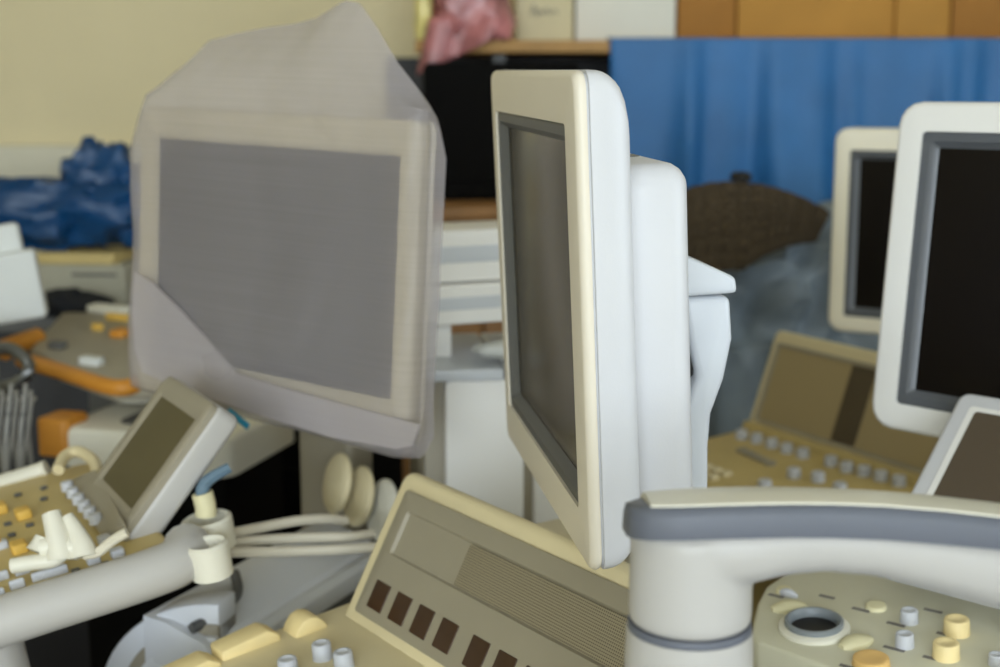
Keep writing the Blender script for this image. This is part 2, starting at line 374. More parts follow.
# deck in front of the panel
pb = MP @ Vector((-.016, .006, -.128))
MD = frame(pb, -55.1, 7)
g = G(); g.plate(-.030, .365, -.30, .06, -.05, .0, .035, .012); obj('deck', g, 'cream_plastic', t, MP.inverted()@MD)
MPi = MP.inverted()
kg = knob_g(.0095, .016); src = None
for px, py in ((323, 658), (344.5, 667), (289, 674), (262, 690), (306, 690), (328, 700), (286, 712)):
    p = onp(MD, px, py); M = MPi@MD@T((p.x, p.y, 0))
    if src is None: src = obj('knob', kg, 'knob_grey', t, M)
    else: share('knob', src, t, M)
zn = min((MC @ Vector((x, y, -.455))).z for x in (.17, .30) for y in (.075, .165))-.0015
c = MP @ Vector((.235, .13, 0)); MB_ = frame((c.x, c.y, 0), -55.1)
g = G(); g.slab(-.22, -.05, .84, zn, -.12, .12, .03, .006, .006); obj('rear_body', g, 'cream_plastic', t, MPi@MB_)
g = G(); g.slab(-.2, .10, .0, .90, -.22, .06, .02, .02, .02); obj('cart_body', g, 'cool_plastic', t, MPi@MB_)
# probe cups on the side of the console deck
def cup(px, py, w, d, h, dome):
    p = onp(MD, px, py, 2, -.02); g = G()
    L = []
    for k in range(9):
        a = k/8*math.pi; zz = math.sin(a)*h
        L.append((math.cos(a)*d/2, zz))
    poly = [(d/2, -.05)]+L+[(-d/2, -.05)] if dome else [(d/2, -.05), (d/2, h*.75), (d*.3, h), (-d*.5, h*.86), (-d/2, -.05)]
    g.prism([(a, b) for a, b in poly], -w/2, w/2)
    obj('probe_cup', g, 'key_cream', t, MPi@MD@T((p.x, p.y, -.02)), bevel=.003)
cup(308, 646, .03, .045, .036, True); cup(249, 664, .03, .062, .034, False); cup(190, 690, .03, .06, .03, False)
g = G(); g.box(-.052, -.032, -.28, .02, -.07, -.03); obj('side_rail', g, 'dark_grey', t, MPi@MD, bevel=.004)

# ------------------------------------------------------------------ foreground arm
t = thing('monitor_arm', 'white support arm with grey top strip crossing the lower right foreground', 'monitor arm', frame((.11, .74, 0)))
TI = t.matrix_world.inverted()
D = .80
def ring_x(x, zt, zb, yc, half, n=20, p=2.6):
    P = []
    for k in range(n):
        a = 2*math.pi*k/n; c, s_ = math.cos(a), math.sin(a)
        P.append((x, yc+half*math.copysign(abs(c)**(2/p), c), (zt+zb)/2+(zt-zb)/2*math.copysign(abs(s_)**(2/p), s_)))
    return P
# post (elbow and lower sleeve), axis vertical
pc = W(690, 600, D); r0 = 63/FPX*D
def z_at(py, d=D): return W(690, py, d).z
g = G(); zs = [(r0*1.03, z_at(700)), (r0*1.02, z_at(660)), (r0*1.0, z_at(629))]
g.lathe([(r0*.98, z_at(760)), ] + zs + [(r0*.97, z_at(628))], 40, T((pc.x, pc.y, 0))); obj('lower_sleeve', g, 'arm_plastic', t, TI)
g = G().lathe([(r0*.975, z_at(631)), (r0*.985, z_at(630)), (r0*.985, z_at(622)), (r0*.975, z_at(621))], 40, T((pc.x, pc.y, 0))); obj('seam_ring', g, 'strip_grey', t, TI)
g = G(); z1, z2 = z_at(622), z_at(522)
g.lathe([(r0*.96, z1), (r0*.98, z1+.004), (r0*.965, z2-.02), (r0*.96, z2)], 40, T((pc.x, pc.y, 0)))
g_el = g
# beam: cross sections along x
stn = [(629, 512, 540), (634, 507, 556), (650, 504, 575), (680, 502, 590), (720, 500, 598), (757, 499, 596), (790, 499, 587), (830, 500, 583), (880, 502, 588), (940, 507, 604), (1000, 514, 622), (1060, 522, 636), (1130, 533, 652), (1180, 545, 660)]
g = G(); L = []; S = []; C = []
def sec(px, top, bot, d=D-.036):
    a = W(px, top, d); b = W(px, bot, d); return a.x, a.z, b.z
yc = pc.y
r_e = r0*.96
halfs = [.012, .026, .034, .037, .038, .038, .037, .036, .036, .036, .036, .036, .034, .03]
for (px, tp, bt), hf in zip(stn, halfs):
    x, zt_, zb_ = sec(px, tp+16, bt); dx = x-pc.x; hb_ = hf*.915 if dx > 0 else min(hf*.915, .96*math.sqrt(max(r_e**2-dx*dx, 1e-5))); L.append(ring_x(x, zt_, zb_, yc, hb_))
g_el.loft(L); sh = obj('arm_shell', g_el, 'arm_plastic', t, TI)
md = sh.modifiers.new('skin', 'REMESH'); md.mode = 'VOXEL'; md.voxel_size = .0016; md.use_smooth_shade = True
md = sh.modifiers.new('blend', 'SMOOTH'); md.factor = .5; md.iterations = 40
# grey strip: band wrapped round the top edge, and pale cap above it
def band(z_top_off, z_bot_px, grow, m, name, capr=.006):
    g = G(); L = []
    for (px, tp, bt), hf in zip(stn, halfs):
        x, zt_, _ = sec(px, tp, bt); zb_ = sec(px, tp+z_bot_px(px), bt)[1]; h = hf+grow
        P = [(x, yc-h, zb_), (x, yc-h-.0008, zt_-.006), (x, yc-h+.0012, zt_-.0018), (x, yc-h+.004, zt_-.0004), (x, yc-h+.008, zt_-.0006), (x, yc+h*.6, zt_-.010), (x, yc+h, zt_-.020), (x, yc+h, zb_-.004)]
        L.append(P)
    g.loft(L); return obj(name, g, m, t, TI, angle=50)
band(0, lambda px: 33-max(0, (px-940))*.02, .001, 'strip_grey', 'top_strip')
g = G(); L = []
for (px, tp, bt), hf in list(zip(stn, halfs))[2:-1]:
    x, zt_, _ = sec(px, tp, bt); h = hf-.003
    L.append([(x, yc-h, zt_-.003), (x, yc-h+.0015, zt_+.0006), (x, yc-h*.4, zt_+.0006), (x, yc+h*.3, zt_-.0030), (x, yc+h*.8, zt_-.0100), (x, yc+h+.003, zt_-.022)])
g.loft(L); obj('top_cover', g, 'ivory_plastic', t, TI)
g = G(); g.lathe([(.05, 0), (.05, .9), (.045, z_at(758))], 28, T((pc.x, pc.y, 0))); obj('column', g, 'cool_plastic', t, TI)
g = G(); g.plate(-.06, .06, -.065, .055, 0, .05, .03, .01, M=T((pc.x, pc.y, 0))); obj('base', g, 'dark_grey', t, TI)

# ------------------------------------------------------------------ control console below the arm
t = thing('ultrasound_console', 'pale console with trackball ring and cream knobs under the white arm', 'console', MK)
out = [onp(MK, x, y) for x, y in ((766, 586), (757, 603), (750, 634), (757, 641), (836, 670))]
fr = out[-1]+(out[-1]-out[-2])*4.5; fr2 = Vector((fr.x+.04, fr.y+.06, 0)); bk = Vector((fr2.x, out[0].y+.26, 0)); bl = Vector((out[0].x+.02, out[0].y+.26, 0))
poly = [(p.x, p.y) for p in (out[0], out[1], out[2], out[3], out[4], fr, fr2, bk, bl)]
g = G().vprism(poly, -.045, 0); obj('deck', g, 'control_plastic', t, bevel=.004, seg=3)
cx = sum(p[0] for p in poly)/len(poly); cy = sum(p[1] for p in poly)/len(poly)
g = G().vprism([(cx+(a-cx)*.97, cy+(b-cy)*.97) for a, b in poly], -.14, -.045); obj('deck_side', g, 'grey_wedge', t, bevel=.004)
cb = MK @ Vector((cx+.06, cy+.05, 0)); g = G(); g.slab(-.17, .17, 0, cb.z-.09, -.2, .2, .02, .02, .02); obj('cart_body', g, 'cool_plastic', t, MK.inverted()@frame((cb.x, cb.y, 0), -38))
# trackball
p = onp(MK, 814, 629); s = .9*35/FPX*1.2
Mt = T((p.x, p.y, 0)) @ Matrix.Scale(1.08, 4)
def tor(r0_, r1_, h, n=40): return G().lathe([(r0_, -.002), (r0_, h*.6), ((r0_*.9+r1_*.1), h), ((r0_+r1_*2)/3, h*1.02), (r1_, h*.75), (r1_*.97, -.001)], n)
def ringg(prof, n=40):
    L = [[(r*math.cos(2*math.pi*i/n), r*math.sin(2*math.pi*i/n), z) for i in range(n)] for r, z in prof]
    return G().loft(L+[L[0]], False, False)
rg = obj('trackball_ring', ringg([(.031, 0), (.031, .003), (.029, .0045), (.024, .005), (.024, 0)]), 'ivory_plastic', t, Mt)
lab(rg, 'pale ring around the empty trackball well')
obj('grey_ring', ringg([(.0255, .004), (.0255, .0085), (.0245, .0095), (.0225, .0095), (.0205, .007), (.0205, .001), (.024, .001)]), 'ring_grey', rg)
obj('well', G().lathe([(.022, .0005), (.022, .0012), (.001, .0012)], 30), 'black_plastic', rg)
for px, py, w, d, a, m in ((789, 606, .034, .024, 40, 'key_ivory'), (856, 641, .034, .024, 62, 'key_ivory'), (788, 593, .020, .008, 0, 'knob_grey')):
    q = onp(MK, px, py, 2, .003); g = G()
    L = []
    for k in range(7):   # lens-shaped button
        tt = k/6; hw = d/2*math.sin(math.pi*(.12+.76*tt)); x = (tt-.5)*w
        hh = .0035+.004*math.sin(math.pi*tt); L.append([(x, -hw, 0), (x, -hw*.92, hh*.6), (x, -hw*.5, hh), (x, hw*.5, hh), (x, hw*.92, hh*.6), (x, hw, 0)])
    g.loft(L); obj('lens_button', g, m, t, T((q.x, q.y, 0)) @ Matrix.Rotation(math.radians(a), 4, 'Z'))
kb = {}
for px, py, r, h, m in ((909, 622, .0085, .013, 'knob_grey'), (904.5, 646, .0085, .013, 'knob_grey'), (956.5, 633, .0120, .015, 'key_cream'), (946, 657, .0120, .015, 'key_cream'), (871, 664, .0165, .007, 'key_orange'), (876, 608, .010, .004, 'key_ivory'), (1010, 690, .012, .015, 'key_cream'), (996, 664, .007, .010, 'knob_grey'), (784, 592, .008, .004, 'key_ivory'), (1016, 640, .0085, .013, 'knob_grey')):
    q = onp(MK, px, py); key = (r, h, m)
    if key not in kb: kb[key] = obj('knob', knob_g(r, h, h > .006), m, t, T((q.x, q.y, 0)))
    else: share('knob', kb[key], t, T((q.x, q.y, 0)))
for px, py, w in ((776, 596, .016), (827, 597, .016), (861, 610, .018), (896, 624.5, .018), (933, 611, .018), (894, 649, .02), (934, 659, .02), (943, 634, .012), (848, 667, .016)):
    q = onp(MK, px, py); obj('printed_mark', G().box(-w/2, w/2, -.0024, .0024, 0, .0004), 'label_ink', t, T((q.x, q.y, 0)))
# its tilted screen, at the right edge above the arm
MS = frame(W(961, 390, 1.43), -45, -48); MSl = MK.inverted()@MS
g = G(); g.slab(0, .36, -.22, 0, 0, .03, .012, .006, .006); so = obj('tilt_screen', g, 'white_plastic', t, MSl)
obj('screen_lip', G().slab(.018, .342, -.20, -.018, -.0012, .004, .004, .001, .001), 'bright_plastic', so)
obj('screen', G().slab(.026, .334, -.195, -.0245, -.0020, .004, .004, .0005, .0005), 'screen_taupe', so)

# ------------------------------------------------------------------ right-hand beige console
MQ = frame((.468, 2.272, 1.030), -60.5, -19.6); MQi = MQ.inverted()
t = thing('ultrasound_console', 'beige console with a wide brown screen and dark stripe, before grey sacks', 'console', MQ)
g = G(); g.slab(-.026, .50, -.165, .026, .0075, .05, .012, .006, .008); obj('screen_housing', g, 'cream_plastic', t)
g = G(); g.slab(-.024, .50, -.165, -.137, -.006, .02, .006, .005, .003); obj('lower_rail', g, 'aged_plastic', t)
g = G(); L = [rr(-.006, .47, -.132, .004, .004, .012), rr(-.006, .47, -.132, .004, .004, .001), rr(0, .464, -.128, -.002, .003, .002), rr(0, .464, -.128, -.002, .003, .006)]
g.loft(L, False, False); obj('screen_rim', g, 'grey_wedge', t)
obj('screen', G().slab(0, .464, -.128, -.002, .004, .008, .003, .0003, .0003), 'screen_brown', t)
p1 = onp(MQ, 865, 368, 1); p2 = onp(MQ, 838.6, 442, 1); xs_ = (p1.x+p2.x)/2
obj('dark_stripe', G().slab(xs_-.026, xs_+.026, -.127, -.003, .0032, .005, .001, .0003, .0003), 'screen_stripe', t)
qb = MQ @ Vector((-.02, .004, -.152)); MQD = frame(qb, -60.5, 5)
g = G(); g.plate(-.01, .54, -.28, .08, -.06, 0, .02, .008); obj('deck', g, 'aged_plastic', t, MQi@MQD)
kg = knob_g(.0105, .014); src = None
for px, py in ((742, 438), (757, 442), (772, 447), (787, 452), (803, 457), (831, 465), (847, 471), (864, 475), (881, 480), (899, 485), (794, 477), (818, 481), (840, 492), (765, 489)):
    p = onp(MQD, px, py); M = MQi@MQD@T((p.x, p.y, 0))
    if src is None: src = obj('knob', kg, 'knob_grey', t, M)
    else: share('knob', src, t, M)
kg = key_g(.016, .016, .006); src = None; src2 = None
for i in range(5):
    p = onp(MQD, 742+i*7.0, 452+i*3.2); M = MQi@MQD@T((p.x, p.y, 0))
    if src is None: src = obj('key', kg, 'grey_wedge', t, M)
    else: share('key', src, t, M)
for r in range(4):
    for i in range(7):
        p = Vector((.02+i*.024, -.175-r*.025, 0)); M = MQi@MQD@T(p)
        if src2 is None: src2 = obj('key', kg, 'cream_plastic', t, M)
        else: share('key', src2, t, M)
c = MQD @ Vector((.27, -.05, 0)); g = G(); g.slab(-.20, .22, 0, c.z-.05, -.16, .1, .02, .02, .02); obj('cart_body', g, 'aged_plastic', t, MQi@frame((c.x, c.y, 0), -60.5))

# ------------------------------------------------------------------ wrapped monitor
MV = frame((-.416, 1.678, 1.398), -34.8, -2.6, 1.8)
t = thing('wrapped_monitor', 'large monitor wrapped in milky translucent packing foam with a peaked top', 'monitor', MV)
x0v, x1v, z0v, z1v = -.03, .452, -.315, .034
screen_parts(t, .436, .352, .03, .411, -.305+.0, -.034, 'wrapped_plastic', 'wrapped_plastic', 'screen_wrapped', rc=.012, rf=.006, step=.004, rec=.003, thick=.018)
for c_ in t.children: c_.matrix_local = T((-.03, 0, .034))
g = G(); L = [rr(-.03, .406, -.318, .034, .012, .0175), rr(-.03, .406, -.318, .034, .012, .026), rr(.0, .37, -.28, .0, .02, .034), rr(.06, .30, -.25, -.04, .02, .075)]
g.loft(L, False, True); obj('rear_shell', g, 'monitor_plastic', t)
# bag: loft along x of closed (y, z) sections; top line is the ridge of the bag
def vx(px, py): return onp(MV, px, py, 1, .03)
ridge = [vx(*p) for p in ((136, 160), (150, 104), (172, 62), (200, 38), (230, 32), (262, 27), (290, 24), (312, 18), (330, 8), (345, 0), (362, 3), (380, 28), (402, 62), (420, 86), (440, 118))]
def interp(tab, x):
    for a, b in zip(tab, tab[1:]):
        if x <= b[0]: return a[1]+(b[1]-a[1])*max(0, (x-a[0]))/(b[0]-a[0])
    return tab[-1][1]
rt = [(p.x, p.z) for p in ridge]
xa, xb = -.038, .413
rt[0] = (xa, rt[0][1]); rt[-1] = (xb, rt[-1][1])
zbt = [(xa, -.318), (xa+.05, -.322), (.2, -.326), (.39, -.330), (xb, -.326)]
L = []; N = 48
for i in range(N+1):
    u = i/N; x = xa+(xb-xa)*u; zt_ = max(interp(rt, x), .03); zb_ = interp(zbt, x)
    e = min(1, min(u, 1-u)/.02); yf = -.012+.012*(1-e)**2; yb = .036+.050*max(0, math.sin(min(1, u*1.15)*math.pi))**.7
    ym = .5*yb
    prof = []
    ztop = .045
    for k in range(19): prof.append((yf-.004*math.sin(k/18*9.4), zb_+.01+(ztop-.01-zb_-.01)*k/18))       # front
    n2 = 9
    for k in range(1, n2+1):
        w = k/n2; prof.append((yf+(ym-yf)*(w**1.5), ztop+(zt_-ztop)*(w**.85)))                            # slope to ridge
    for k in range(1, 7):
        w = k/6; prof.append((ym+(yb-ym)*(w**.8), zt_+(ztop-.05-zt_)*w))                                  # down the back
    for k in range(1, 9): prof.append((yb, ztop-.05+(zb_+.02-ztop+.05)*k/8))
    prof += [(yb*.6, zb_+.004), (yb*.3, zb_), (.0, zb_+.002)]
    ring = []
    for y, z in prof:
        d = .006*nz((x, y, z), 9, 1)+.003*nz((x, y, z), 22, 2); d2 = .010*nz((x*.5, y, z), 7, 3) if z > ztop else .002*nz((x, y, z), 12, 4)
        ring.append((x+.004*nz((x, y, z), 10, 5)+max(0, z+.02)*.40*max(0, 1-u*5), y+d*(.6 if z < ztop else 1.4), z+d2))
    L.append(ring)
wr = obj('foam_wrap', G().loft(L, True, True), 'foam_wrap', t, angle=70)
# second layer folded over the lower left corner
fl = [onp(MV, x, y, 1, -.019) for x, y in ((134, 272), (153, 283), (180, 310), (207, 340), (236, 374), (300, 393), (420, 425), (412, 446), (396, 449), (330, 437), (250, 412), (170, 384), (142, 372), (134, 350), (132, 310))]
g = G(); n = len(fl); v = [(p.x, -.019+.002*nz(p, 14, 3), p.z) for p in fl]+[(p.x, -.0165+.002*nz(p, 14, 3), p.z) for p in fl]
g.add(v, [tuple(range(n)), tuple(range(n, 2*n))[::-1]]+[(i, (i+1) % n, n+(i+1) % n, n+i) for i in range(n)])
obj('folded_layer', g, 'foam_flap', t)
p = onp(MV, 247, 417, 1, -.01)
obj('tape_strip', G().slab(-.018, .018, -.004, .004, -.001, .001, .001, .0004, .0004), 'teal', t, T((p.x, -.024, p.z)) @ Matrix.Rotation(math.radians(22), 4, 'Y'))
c = MV @ Vector((.09, .22, -.1)); g = G().slab(-.05, .05, 0, c.z, -.025, .025, .02, .01, .01); obj('stand_column', g, 'grey_wedge', t, MV.inverted()@frame((c.x, c.y, 0), -39.4))
g = G().slab(-.05, .05, -.2, .02, -.05, .07, .01, .005, .005); obj('mount', g, 'cool_plastic', t, T((.09, .125, -.05)))

# ------------------------------------------------------------------ left console with flip-up screen
MF = frame((-.380, 1.493, 1.119), -61.1, -39.0)
MFD = frame(MF @ Vector((.064, .0, -.150)), -61.1, 9); MFi = MF.inverted()
t = thing('ultrasound_console', 'beige keyboard console with flip-up olive screen and thick white bumper', 'console', MF)
g = G(); g.slab(-.022, .152, -.140, .026, .0095, .040, .012, .006, .008); fs = obj('flip_screen', g, 'arm_plastic', t)
g = G(); g.loft([rr(-.020, .150, -.138, .024, .01, .0160), rr(-.020, .150, -.138, .024, .01, .0046), rr(-.018, .148, -.137, .022, .01, .0030), rr(-.005, .133, -.115, .005, .003, .0032), rr(0, .128, -.110, 0, .002, .0058)], False, False); obj('screen_surround', g, 'grey_wedge', fs)
obj('screen', G().slab(0, .128, -.110, 0, .0052, .009, .002, .0003, .0003), 'screen_olive', fs)
xl = onp(MFD, 30, 480).x; xr = onp(MFD, 60, 583).x
ybk = onp(MFD, 150, 545).y
g = G(); g.plate(xl-.012, xr+.01, -.55, ybk+.02, -.03, 0, .02, .006); dk = obj('deck', g, 'aged_plastic', t, MFi@MFD)
# bumper: thick rounded rim round the near side and the back corner
g = G(); path = [(xr+.012, -.55, -.014), (xr+.012, -.3, -.014), (xr+.012, -.1, -.014), (xr+.012, ybk-.01, -.014), (xr+.004, ybk+.022, -.012), (xr-.02, ybk+.035, -.010)]
g.tube(path, .024, 14); obj('bumper', g, 'arm_plastic', t, MFi@MFD)
g = G(); g.tube([(xl-.016, -.55, .0), (xl-.016, -.2, .0), (xl-.016, -.03, .002), (xl-.010, .0, .006)], .010, 10); obj('far_rim', g, 'ivory_plastic', t, MFi@MFD)
q = [onp(MFD, x, y, 2, .015) for x, y in ((58, 470), (66, 460), (80, 456), (94, 462), (97, 472))]
obj('loop_handle', G().tube([(p.x, p.y, .015+.006*math.sin(i)) for i, p in enumerate(q)], .007, 10), 'cream_plastic', t, MFi@MFD)
# wedge between deck and screen with a row of pale buttons
wq = [onp(MFD, x, y, 2, .01) for x, y in ((64, 478), (100, 530), (128, 534), (98, 478))]
g = G(); lo = [(p.x, p.y, .0) for p in wq]; hi = [(wq[0].x, wq[0].y, .006), (wq[1].x, wq[1].y, .006), (wq[2].x, wq[2].y, .022), (wq[3].x, wq[3].y, .022)]
g.loft([lo, hi]); obj('button_wedge', g, 'grey_wedge', t, MFi@MFD, bevel=.003)
kg = knob_g(.007, .010, False); src = None
for i in range(6):
    p = onp(MFD, 68+i*5.6, 489+i*6.6, 2, .008); M = MFi@MFD@T((p.x, p.y, .007))
    if src is None: src = obj('button', kg, 'knob_grey', t, M)
    else: share('button', src, t, M)
srcs = {}
def dkey(px, py, m, w, d, h, nm='key'):
    p = onp(MFD, px, py); M = MFi@MFD@T((p.x, p.y, 0)); k = (m, w, d, h)
    if k not in srcs: srcs[k] = obj(nm, key_g(w, d, h), m, t, M)
    else: share(nm, srcs[k], t, M)
for px, py in ((24, 517), (0, 512), (20, 551), (-6, 548), (-22, 530)): dkey(px, py, 'key_yellow', .022, .016, .010)
for px, py in ((94, 563), (118, 556), (2, 548), (105, 543)): dkey(px, py, 'knob_grey', .013, .013, .008)
for px, py in ((18, 496), (44, 489), (70, 497), (30, 526), (12, 536), (76, 556), (106, 565), (76, 572), (8, 525), (44, 500)): dkey(px, py, 'bezel_grey', .008, .008, .003)
for px, py in ((2, 580), (18, 588), (23, 574), (40, 580), (51, 577), (61, 574), (-14, 592), (-2, 598)): dkey(px, py, 'knob_grey', .006, .014, .009, 'slider')
# probe holder ring at the corner
p = onp(MFD, 178, 528, 2, .0); p.x = min(p.x, xr-.034); p.y += .030; ringp = MFD @ Vector((p.x, p.y, .002)); M = MFi@MFD@T((p.x, p.y, -.01))
obj('holder_ring', ringg([(.026, -.02), (.026, .010), (.023, .012), (.019, .010), (.019, -.02)], 28), 'ivory_plastic', t, M)
p = onp(MFD, 207, 545, 2, .0); M = MFi@MFD@T((p.x, p.y, -.01))
obj('holder_ring', ringg([(.020, -.022), (.021, .010), (.018, .013), (.015, .010), (.014, -.022)], 28), 'ivory_plastic', t, M)
g = G(); g.plate(xl+.02, xr+.002, -.52, -.10, -.16, -.032, .04, .004, .03); obj('under_tray', g, 'arm_plastic', t, MFi@MFD)
c = MFD @ Vector((xr-.19, -.17, 0)); g = G(); g.slab(-.16, .09, 0, c.z-.13, -.2, .04, .02, .02, .02); obj('cart_body', g, 'cart_grey', t, MFi@frame((c.x, c.y, 0), -61.1))
# clip standing in the ring
p = MFD @ Vector(onp(MFD, 180, 528)); a = ringp
t2 = thing('probe_clip', 'small yellowish probe with blue-grey clip in the console corner holder', 'probe', frame(a))
obj('stem', G().tube([(0, 0, .002), (0, 0, .012), (-.003, 0, .026)], .011, 10), 'key_ivory', t2)
obj('clip', G().tube([(-.003, 0, .022), (-.001, 0, .034), (.008, .004, .042), (.024, .01, .050)], lambda u: .0075-.002*u, 8), 'blue_clip', t2)
# white probe dropped on the keys
mm = frame(MFD @ (onp(MFD, 68, 566, 2, 0)+Vector((0, 0, .001))), -61.1+62, 0)
t2 = thing('probe_bracket', 'ivory probe with angled forked handle lying on the keyboard', 'probe', mm)
def fp(px, py, d): return mm.inverted() @ W(px, py, d)
dd = (camo.matrix_world.inverted() @ mm.translation).z if False else None
dep = 1.29
def depth_of(p): c = Vector(p)-Vector((0, 0, CAMZ)); return c.y*math.cos(PITCH)-c.z*math.sin(PITCH)
dep = depth_of(mm.translation)
def pr(name, pts, r, n=12, m='ivory_plastic', fl=1): obj(name, G().tube([fp(x, y, dep-k) for x, y, k in pts], r, n, flat=fl), m, t2)
pr('handle', ((12, 566, .035), (30, 563, .035), (52, 560, .035), (62, 554, .032)), .0075)
pr('body', ((61, 560, .034), (60, 548, .032), (56, 530, .028), (51, 513, .024)), lambda u: .014-.005*u)
pr('side_grip', ((37, 552, .030), (40, 546, .028), (44, 537, .026)), lambda u: .011-.003*u)
pr('bridge', ((42, 548, .030), (60, 546, .03), (80, 550, .03)), .010)
pr('fork', ((84, 557, .032), (82, 546, .030), (76, 532, .026), (67, 516, .022)), lambda u: .014-.008*u)
pr('cable', ((84, 555, .03), (98, 552, .03), (112, 541, .03), (127, 532, .03)), .005, 8, 'cable_ivory')

# ------------------------------------------------------------------ grey cart low between the consoles
A = W(195, 640, 1.42); B = W(352, 580, 1.72); yawg = math.degrees(math.atan2(B.y-A.y, B.x-A.x)); A.z = B.z = (A.z+B.z)/2
MG = frame(A, yawg)
t = thing('grey_cart', 'light grey equipment cart with dark lower side behind the cream probe cups', 'cart', MG)
g = G(); g.prism([(-.012, -.030), (-.014, -.006), (-.006, .0), (.0, -.001), (.002, -.004), (.006, -.004), (.010, .003), (.06, .020), (.09, .024), (.09, -.03)], .03, .40); obj('top_cover', g, 'cart_grey', t, bevel=.002)
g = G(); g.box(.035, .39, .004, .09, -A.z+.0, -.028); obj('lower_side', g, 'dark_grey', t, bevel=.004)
for nm, R_, y0_, mm_ in (('end_fender', .128, -.014, 'cart_grey'), ('fender_gap', .106, -.017, 'grey_wedge'), ('wheel_arch', .094, -.022, 'cart_grey')):
    P = [(math.cos(math.pi*(.5+k/16*.5))*R_*1.15, math.sin(math.pi*(.5+k/16*.5))*R_) for k in range(17)]+[(0, 0)]
    g = G().loft([[(x, y, z) for x, z in P] for y in (y0_, .03)])
    obj(nm, g, mm_, t, MG.inverted() @ frame(W(228, 712, 1.50), -14), bevel=.003)
g = G(); g.tube([(.035, .03, .016), (.07, .022, .022), (.12, .03, .026), (.16, .06, .032)], .006, 10); obj('cable_guide', g, 'dark_grey', t)

# ------------------------------------------------------------------ three round connectors with cables
for i, (px, py) in enumerate(((334, 483), (356, 496), (379, 509))):
    c = W(px, py, 1.70)
    ax = Vector((-.87, -.42, .25)).normalized()
    q = ax.to_track_quat('Z', 'Y').to_matrix().to_4x4()
    M = Matrix.Translation(c) @ q @ Matrix.Diagonal((1, 1, 1, 1))
    t2 = thing('probe_connector', ('leftmost', 'middle', 'rightmost and palest')[i]+' of three round cream connectors plugged in a row', 'connector', M, 'round cream connectors')
    obj('face', G().lathe([(.034, -.010), (.038, -.006), (.038, -.002), (.035, .001), (.028, .003), (.012, .0045), (.001, .005)], 28), ('cream_plastic', 'cream_plastic', 'ivory_plastic')[i], t2)
    obj('barrel', G().lathe([(.018, -.017), (.022, -.015), (.024, -.010)], 24), 'cart_grey', t2)
cab = [[(345, 521), (325, 519), (296, 521), (258, 528), (222, 535)], [(372, 534), (345, 537), (300, 538), (250, 541), (220, 546)], [(398, 546), (350, 549), (300, 551), (255, 552), (220, 552)]]
for i, c in enumerate(cab):
    t2 = obj('probe_cable', G().tube([W(x, y, 1.60-.035*k-.018*i) for k, (x, y) in enumerate(c)], .0058, 8), 'cable_ivory')
    tag(t2, ('uppermost', 'middle', 'lowest')[i]+' of three ivory cables running to the round connectors', 'cable', 'ivory probe cables')

# ------------------------------------------------------------------ white cart with two printers, middle distance
MWc = frame(W(445, 378, 1.72), 8) @ Matrix.Scale(.87, 4)
t = thing('white_cart', 'white machine cart with flat grey-white top behind the centre monitor', 'cart', MWc)
MWi = MWc.inverted(); zf = MWc.translation.z/.87
g = G(); g.slab(0, .115, -.42, -.005, 0, .02, .006, .004, .003); obj('front_panel', g, 'bright_plastic', t)
g = G(); g.slab(.130, .20, -.42, -.005, 0, .02, .006, .004, .003); obj('front_panel', g, 'bright_plastic', t)
g = G(); g.box(-.03, .205, .012, .30, -zf, -.004); obj('cabinet', g, 'grey_wedge', t, bevel=.004)
for k in range(2):
    g = G(); g.plate(-.03+k*.118, .085+k*.118, -.005, .30, -.004, .012, .005, .004); obj('top_panel', g, 'cool_plastic', t)
pz = (W(446, 286, 1.77).z-MWc.translation.z)/.87-.0615
obj('post', G().box(-.02, .02, .10, .14, .01, pz), 'bright_plastic', t, bevel=.004)
obj('post', G().box(.15, .19, .16, .20, .01, pz), 'bright_plastic', t, bevel=.004)
def printer(px, py, h, label, m, d):
    M = frame(W(px, py, d), 24) @ Matrix.Scale(.87, 4)
    t3 = thing('video_printer', label, 'printer', M, 'stacked video printers')
    obj('case', G().slab(-.03, .22, -h, 0, 0, .13, .008, .005, .005), m, t3)
    obj('tray_slot', G().slab(-.02, .18, -h*.62, -h*.30, -.0015, .006, .003, .001, .001), 'cool_plastic', t3)
printer(446, 231, .078, 'white printer on top of another, left of the centre monitor', 'bright_plastic', 1.77)
printer(446, 286, .060, 'lower white printer in the stack on the white cart', 'bright_plastic', 1.77)
t2 = thing('paper_roll', 'crumpled white paper beside the printers on the white cart', 'paper', MWc @ T((.085, .03, .013)))
g = G()
def crumple(u, v):
    a = u*2*math.pi; e = (v-.5)*math.pi; p = Vector((math.cos(a)*math.cos(e)*.040, math.sin(a)*math.cos(e)*.026, math.sin(e)*.013)); return p*(1+.6*nz(p, 45, 6))
obj('sheet', g.grid(crumple, 20, 12), 'paper', t2, T((0, 0, .019)))

# ------------------------------------------------------------------ black case added to darken the gap behind the left console
M = frame(W(300, 452, 2.5), -30)
t = thing('gap_case', 'stand-in black case filling the dark gap under the wrapped monitor', 'case', M); zf = M.translation.z
obj('body', G().slab(-.36, .06, -zf, .02, 0, .25, .015, .01, .01), 'shade_black', t)
obj('front_door', G().slab(-.34, .04, -.5, -.03, -.006, .004, .01, .003, .003), 'shade_black', t)
for k in range(2): obj('latch', G().slab(-.30+k*.2, -.285+k*.2, -.075, -.06, -.010, 0, .003, .001, .001), 'dark_grey', t)

